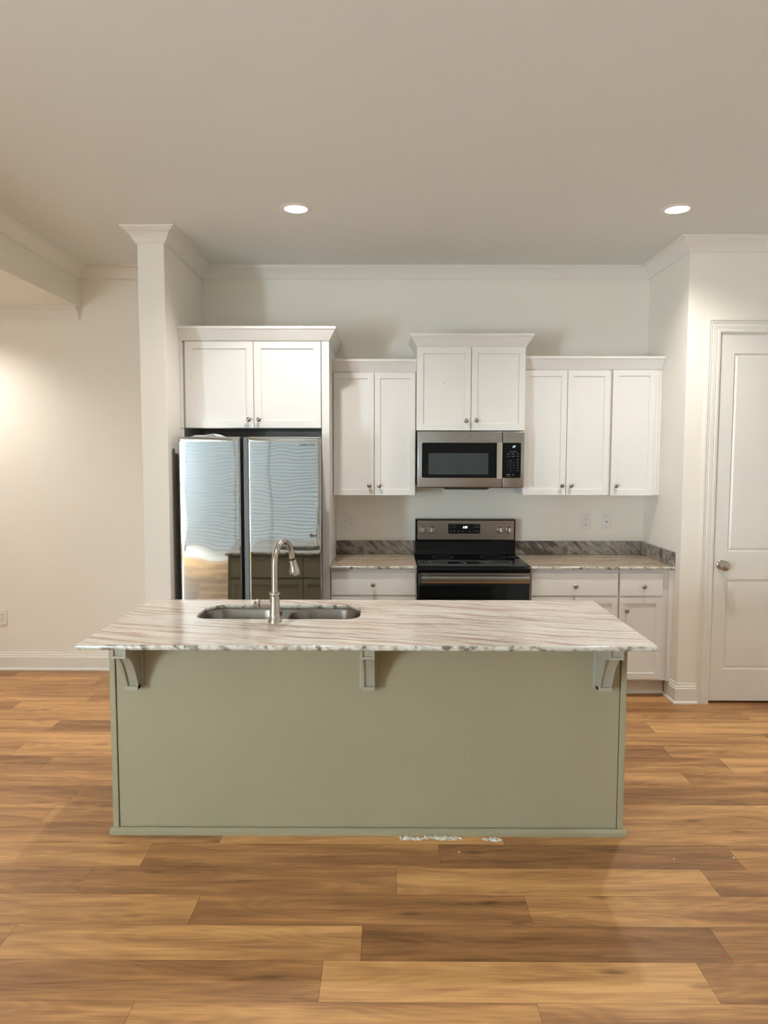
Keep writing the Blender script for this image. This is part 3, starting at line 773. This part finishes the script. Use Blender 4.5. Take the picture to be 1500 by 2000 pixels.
# oven door
bm = bmesh.new(); box(bm, rx0 + .006, rx1 - .006, 4.848, 4.874, .195, .870, bev=.003); od = link('oven_door', bm, BLACKG, RG, smooth=30)
link('door_strip', B(rx0 + .018, rx1 - .010, 4.8455, 4.850, .806, .874), STEEL, od)
bm = bmesh.new(); prism(bm, [(4.806, .812), (4.800, .820), (4.798, .835), (4.800, .850), (4.808, .856), (4.812, .850), (4.812, .818)], 'x', rx0 + .022, rx1 - .014)
box(bm, rx0 + .03, rx0 + .06, 4.811, 4.846, .820, .848); box(bm, rx1 - .052, rx1 - .022, 4.811, 4.846, .820, .848); link('handle', bm, STEEL, od, smooth=30)
bm = bmesh.new(); box(bm, rx0 + .006, rx1 - .006, 4.852, 4.874, .05, .185, bev=.003); link('storage_drawer', bm, STEEL, RG)
link('side_trim', B(rx1 - .006, rx1 - .002, 4.850, 4.876, .05, .870), STEEL, RG)

# ------------------------------------------------------------------ island
IX0, IX1, IY0, IY1 = -1.203, 1.031, 3.083, 3.685
IS = thing('kitchen_island', 'long sage green kitchen island body with three corbels', 'kitchen island', ((IX0 + IX1) / 2, 3.38, 0))
link('front_panel', B(IX0 + .0295, IX1 - .0295, IY0, IY0 + .018, .0, .893), SAGE, IS)
for a, b_ in ((IX0, IX0 + .026), (IX1 - .026, IX1)):
    link('corner_stile', B(a, b_, IY0 - .006, IY0 + .03, .0, .893, bev=.003), SAGE, IS)
link('side_panel', B(IX0 + .001, IX0 + .019, IY0 + .03, IY1, .0, .893), SAGE, IS)
link('side_panel', B(IX1 - .019, IX1 - .001, IY0 + .03, IY1, .0, .893), SAGE, IS)
bm = bmesh.new(); prism(bm, [(IY0 - .006, 0), (IY0 - .022, 0), (IY0 - .023, .018), (IY0 - .016, .026), (IY0 - .010, .030), (IY0 - .006, .030)], 'x', IX0 - .010, IX1 + .010)
link('base_moulding', bm, SAGE, IS, smooth=30)
bm = bmesh.new(); box(bm, IX0 + .02, IX1 - .02, IY1 - .02, IY1, .1, .893); box(bm, IX0 + .02, IX1 - .02, IY0 + .02, IY1 - .02, .1, .118); box(bm, IX0 + .02, IX1 - .02, IY1 - .09, IY1 - .075, 0, .1)
link('back_frame', bm, SAGE, IS)
xa = IX0 + .03
for k in range(4):
    wd = (IX1 - IX0 - .06) / 4
    bm = bmesh.new()
    fs = box(bm, xa + .004, xa + wd - .004, IY1, IY1 + .019, .12, .70); F = fs[4]
    bmesh.ops.inset_region(bm, faces=[F], thickness=.057, depth=0)
    bmesh.ops.inset_region(bm, faces=[F], thickness=.003, depth=0)
    for v in F.verts: v.co.y = IY1 + .011
    link('door', bm, SAGE, IS)
    link('drawer', B(xa + .004, xa + wd - .004, IY1, IY1 + .019, .712, .868, bev=.002), SAGE, IS); xa += wd
def corbel(x0, x1):
    bm = bmesh.new(); yw = IY0 - .004
    # back plate
    box(bm, x0 - .008, x1 + .008, yw - .010, yw + .004, .660, .893, bev=.002)
    # top block with recessed square on its front
    fs = box(bm, x0, x1, 2.892, yw - .008, .832, .893)
    F = fs[2]
    bmesh.ops.inset_region(bm, faces=[F], thickness=.014, depth=0); bmesh.ops.inset_region(bm, faces=[F], thickness=.001, depth=0)
    for v in F.verts: v.co.y = 2.892 + .007
    # curved bracket: side section swept across, with a recessed channel down its curved face
    P = []
    n = 14
    for i in range(n + 1):
        t_ = i / n; a = t_ * PI / 2
        # concave quarter: starts under block at the front, sweeps down to the foot
        y_ = 2.902 + (3.034 - 2.902) * (1 - math.cos(a)) ** .62
        z_ = .832 - (.832 - .672) * t_
        P.append((y_, z_))
    P = [(2.902 + (3.034 - 2.902) * (i / n) ** .62, .832 - .150 * (i / n) ** 1.25) for i in range(n + 1)]
    P += [(3.036, .660)]
    e = .011; rec = .008
    def rib(xa_, xb_, off):
        pts = [(y_ + off, z_) for y_, z_ in P] + [(yw - .008, .660), (yw - .008, .833), (2.902 + off, .833)]
        prism(bm, pts, 'x', xa_, xb_)
    rib(x0 + .002, x0 + .002 + e, 0); rib(x1 - .002 - e, x1 - .002, 0); rib(x0 + .006, x1 - .006, rec)
    box(bm, x0 + .002, x1 - .002, 3.030, yw - .008, .658, .674)
    # foot tip
    prism(bm, [(x0 + .012, .660), (x1 - .012, .660), (x1 - .016, .652), (x0 + .016, .652)], 'y', yw - .034, yw - .008)
    return link('corbel', bm, SAGE_LIT, IS)
for a, b_ in ((-1.122, -1.062), (-.112, -.053), (.893, .955)): corbel(a, b_)
for (sx_, sz_, w_, h_) in ((.335, .345, .0030, .010), (.350, .372, .016, .0012), (.337, .325, .004, .004), (-.105, .268, .003, .003), (.80, .115, .003, .003), (.19, .10, .002, .003), (-.33, .09, .003, .002)):
    link('scuff_mark', B(sx_ - w_ / 2, sx_ + w_ / 2, IY0 - .0006, IY0 + .001, sz_ - h_ / 2, sz_ + h_ / 2), MARK, IS)
hole = rrect(-.888, -.128, 3.262, 3.588, [.075, .075, .115, .115], 10)
ic = slab_top('island_countertop', -1.2264, 1.0596, 2.794, 3.719, hole, [GRT, GRE], origin=(-.08, 3.25, T0))
tag(ic, 'large cream and brown streaked granite slab on the green island', 'countertop')

# sink
SK = thing('sink', 'double bowl stainless undermount sink in the island', 'sink', (-.508, 3.42, .70))
bowls = [(-.884, -.508, 3.266, 3.584), (-.470, -.132, 3.266, 3.584)]
bm = bmesh.new(); zf = .8935
outer = [bm.verts.new(p + (zf,)) for p in rrect(-.91, -.105, 3.24, 3.61, .10, 8)]
es = [bm.edges.new((outer[i], outer[(i + 1) % len(outer)])) for i in range(len(outer))]
tops = []
for (a, b_, c_, d_) in bowls:
    rs = [.08, .07, .11, .11] if a < -.6 else [.07, .08, .11, .11]
    v = [bm.verts.new(p + (zf,)) for p in rrect(a, b_, c_, d_, rs, 8)]; tops.append((v, rs, (a, b_, c_, d_)))
    es += [bm.edges.new((v[i], v[(i + 1) % len(v)])) for i in range(len(v))]
bmesh.ops.triangle_fill(bm, use_beauty=True, edges=es)
flange = link('rim', bm, STEELS, SK)
for k_, (a, b_, c_, d_) in enumerate(bowls):
    bm = bmesh.new(); rs = [.08, .07, .11, .11] if k_ == 0 else [.07, .08, .11, .11]
    prev = None
    for ins, z_ in ((0, zf), (.004, zf - .008), (.010, .80), (.016, .725), (.026, .703), (.045, .694), (.08, .691)):
        ring = [bm.verts.new(p + (z_,)) for p in rrect(a + ins, b_ - ins, c_ + ins, d_ - ins, [max(.012, r_ - ins) for r_ in rs], 8)]
        if prev:
            for i in range(len(ring)): bm.faces.new((prev[i], prev[(i + 1) % len(ring)], ring[(i + 1) % len(ring)], ring[i]))
        prev = ring
    bm.faces.new(prev)
    bo = link('bowl', bm, STEELS, SK, smooth=50)
    bm = bmesh.new(); lathe(bm, [(.0, .0005), (.022, .0005), (.042, .002), (.044, .0005)], ((a + b_) / 2, (c_ + d_) / 2, .6915), n=24, cap=False); link('drain', bm, NICKEL, bo, smooth=30)

# faucet
fx, fy = -.503, 3.201
FA = thing('faucet', 'brushed nickel gooseneck pull-down faucet beside the island sink', 'faucet', (fx, fy, T1))
bm = bmesh.new(); lathe(bm, [(.0, 0), (.0305, 0), (.0305, .005), (.0285, .008), (.0285, .014), (.0255, .018), (.0235, .045), (.0215, .085), (.0205, .118), (.0225, .120), (.0240, .123), (.0240, .131), (.0225, .134), (0, .134)], (fx, fy, T1), n=36)
link('body', bm, NICKEL, FA, smooth=40)
dv = Vector((.055, .180, 0)); R_ = dv.length / 2; dn = dv.normalized()
pts = [(fx, fy, T1 + .13)] + [(fx, fy, T1 + .13 + (1.170 - T1 - .13) * i / 4) for i in range(1, 5)]
for i in range(1, 25):
    a = PI * i / 24 * .985; h_ = R_ - R_ * math.cos(a)
    pts.append((fx + dn.x * h_, fy + dn.y * h_, 1.170 + R_ * math.sin(a)))
bm = bmesh.new(); tube(bm, pts, .0134, 24); link('spout', bm, NICKEL, FA, smooth=40)
e0 = Vector(pts[-1]); dd = Vector((.16, .18, -.97)).normalized()
bm = bmesh.new(); lathe(bm, [(.0145, -.003), (.0152, 0), (.0152, .005), (.0145, .006)], e0, dd, n=24, cap=True); link('collar_ring', bm, BLACKP, FA, smooth=40)
bm = bmesh.new(); lathe(bm, [(.0, .005), (.0160, .005), (.0165, .012), (.0200, .040), (.0235, .056), (.0240, .058), (.0250, .072), (.0235, .078), (.016, .0785), (.0, .0775)], e0, dd, n=28); hd = link('spray_head', bm, NICKEL, FA, smooth=40)
sd = dd.cross(Vector((0, 1, 0))).normalized()
if sd.x > 0: sd = -sd
bm = bmesh.new(); c0 = e0 + dd * .032 + sd * .0185
box(bm, -.003, .003, -.006, .006, -.018, .018, bev=.002)
bmesh.ops.transform(bm, matrix=Matrix.Translation(c0) @ Vector((0, 0, -1)).rotation_difference(dd).to_matrix().to_4x4(), verts=bm.verts)
link('spray_button', bm, BLACKP, hd)
bm = bmesh.new(); lathe(bm, [(.0, .0), (.0150, .0), (.0150, .055), (.0, .055)], (fx - .010, fy, .9965), (-1, 0, 0), n=24); hs = link('handle_stem', bm, NICKEL, FA, smooth=40)
bm = bmesh.new(); lathe(bm, [(.0165, .055), (.0165, .058)], (fx - .010, fy, .9965), (-1, 0, 0), n=24); link('collar_ring', bm, BLACKP, hs, smooth=40)
bm = bmesh.new(); lathe(bm, [(.0, .058), (.0155, .058), (.0185, .062), (.0190, .068), (.0150, .073), (.0165, .078), (.0120, .083), (.0, .084)], (fx - .010, fy, .9965), (-1, 0, 0), n=24)
tube(bm, [(fx - .077, fy, .9965), (fx - .083, fy + .02, 1.002), (fx - .086, fy + .05, 1.006)], [.006, .0055, .005], 12); link('lever', bm, NICKEL, hs, smooth=40)

# ------------------------------------------------------------------ debris on the floor
rnd = random.Random(3)
def flakes(x0, x1, y0, y1, n, label):
    bm = bmesh.new()
    for i in range(n):
        x_ = rnd.uniform(x0, x1); y_ = rnd.uniform(y0, y1); L = rnd.uniform(.008, .03); a = rnd.uniform(-.7, .7); w_ = rnd.uniform(.002, .005); h_ = rnd.uniform(.001, .006)
        dx, dy = math.cos(a) * L / 2, math.sin(a) * L / 3
        q = [bm.verts.new(p) for p in ((x_ - dx, y_ - dy, .0004), (x_ + w_, y_ - w_ * 1.6, .0006 + h_ * .3), (x_ + dx, y_ + dy, .0005), (x_ - w_, y_ + w_ * 1.6, .0010 + h_))]
        b0 = [bm.verts.new((v.co.x, v.co.y, .0001)) for v in q]
        bm.faces.new(q); bm.faces.new(b0[::-1])
        for j in range(4): bm.faces.new((q[j], b0[j], b0[(j + 1) % 4], q[(j + 1) % 4]))
    tag(link('adhesive_residue', bm, GLUE, origin=((x0 + x1) / 2, (y0 + y1) / 2, 0)), label, 'residue', 'dried adhesive at the island base')
flakes(.055, .325, 3.030, 3.055, 60, 'long strip of whitish dried adhesive under the island base')
flakes(.415, .492, 3.020, 3.045, 20, 'short patch of whitish dried adhesive right of the longer strip')
def crumb(x_, y_, r_, label, m=PAPER, flat=.35):
    bm = bmesh.new(); bmesh.ops.create_icosphere(bm, subdivisions=2, radius=r_)
    for v in bm.verts:
        v.co *= rnd.uniform(.75, 1.2); v.co.z = max(v.co.z * flat, -r_ * flat * .6)
    zmin = min(v.co.z for v in bm.verts)
    bmesh.ops.translate(bm, verts=bm.verts, vec=(x_, y_, -zmin + .0002))
    tag(link('crumb', bm, m, origin=(x_, y_, 0)), label, 'crumb')
crumb(.300, 2.935, .0042, 'white crumb on the floor below the long adhesive strip')
crumb(1.43, 2.90, .0045, 'white crumb on the floor at the right before the island')
crumb(1.18, 2.89, .003, 'tiny pale crumb on the floor right of the island corner')
crumb(1.115, 2.305, .0055, 'small red spot on the floor at the lower right', RED, .12)

for o in bpy.data.objects:
    if '_w' in o: del o['_w']
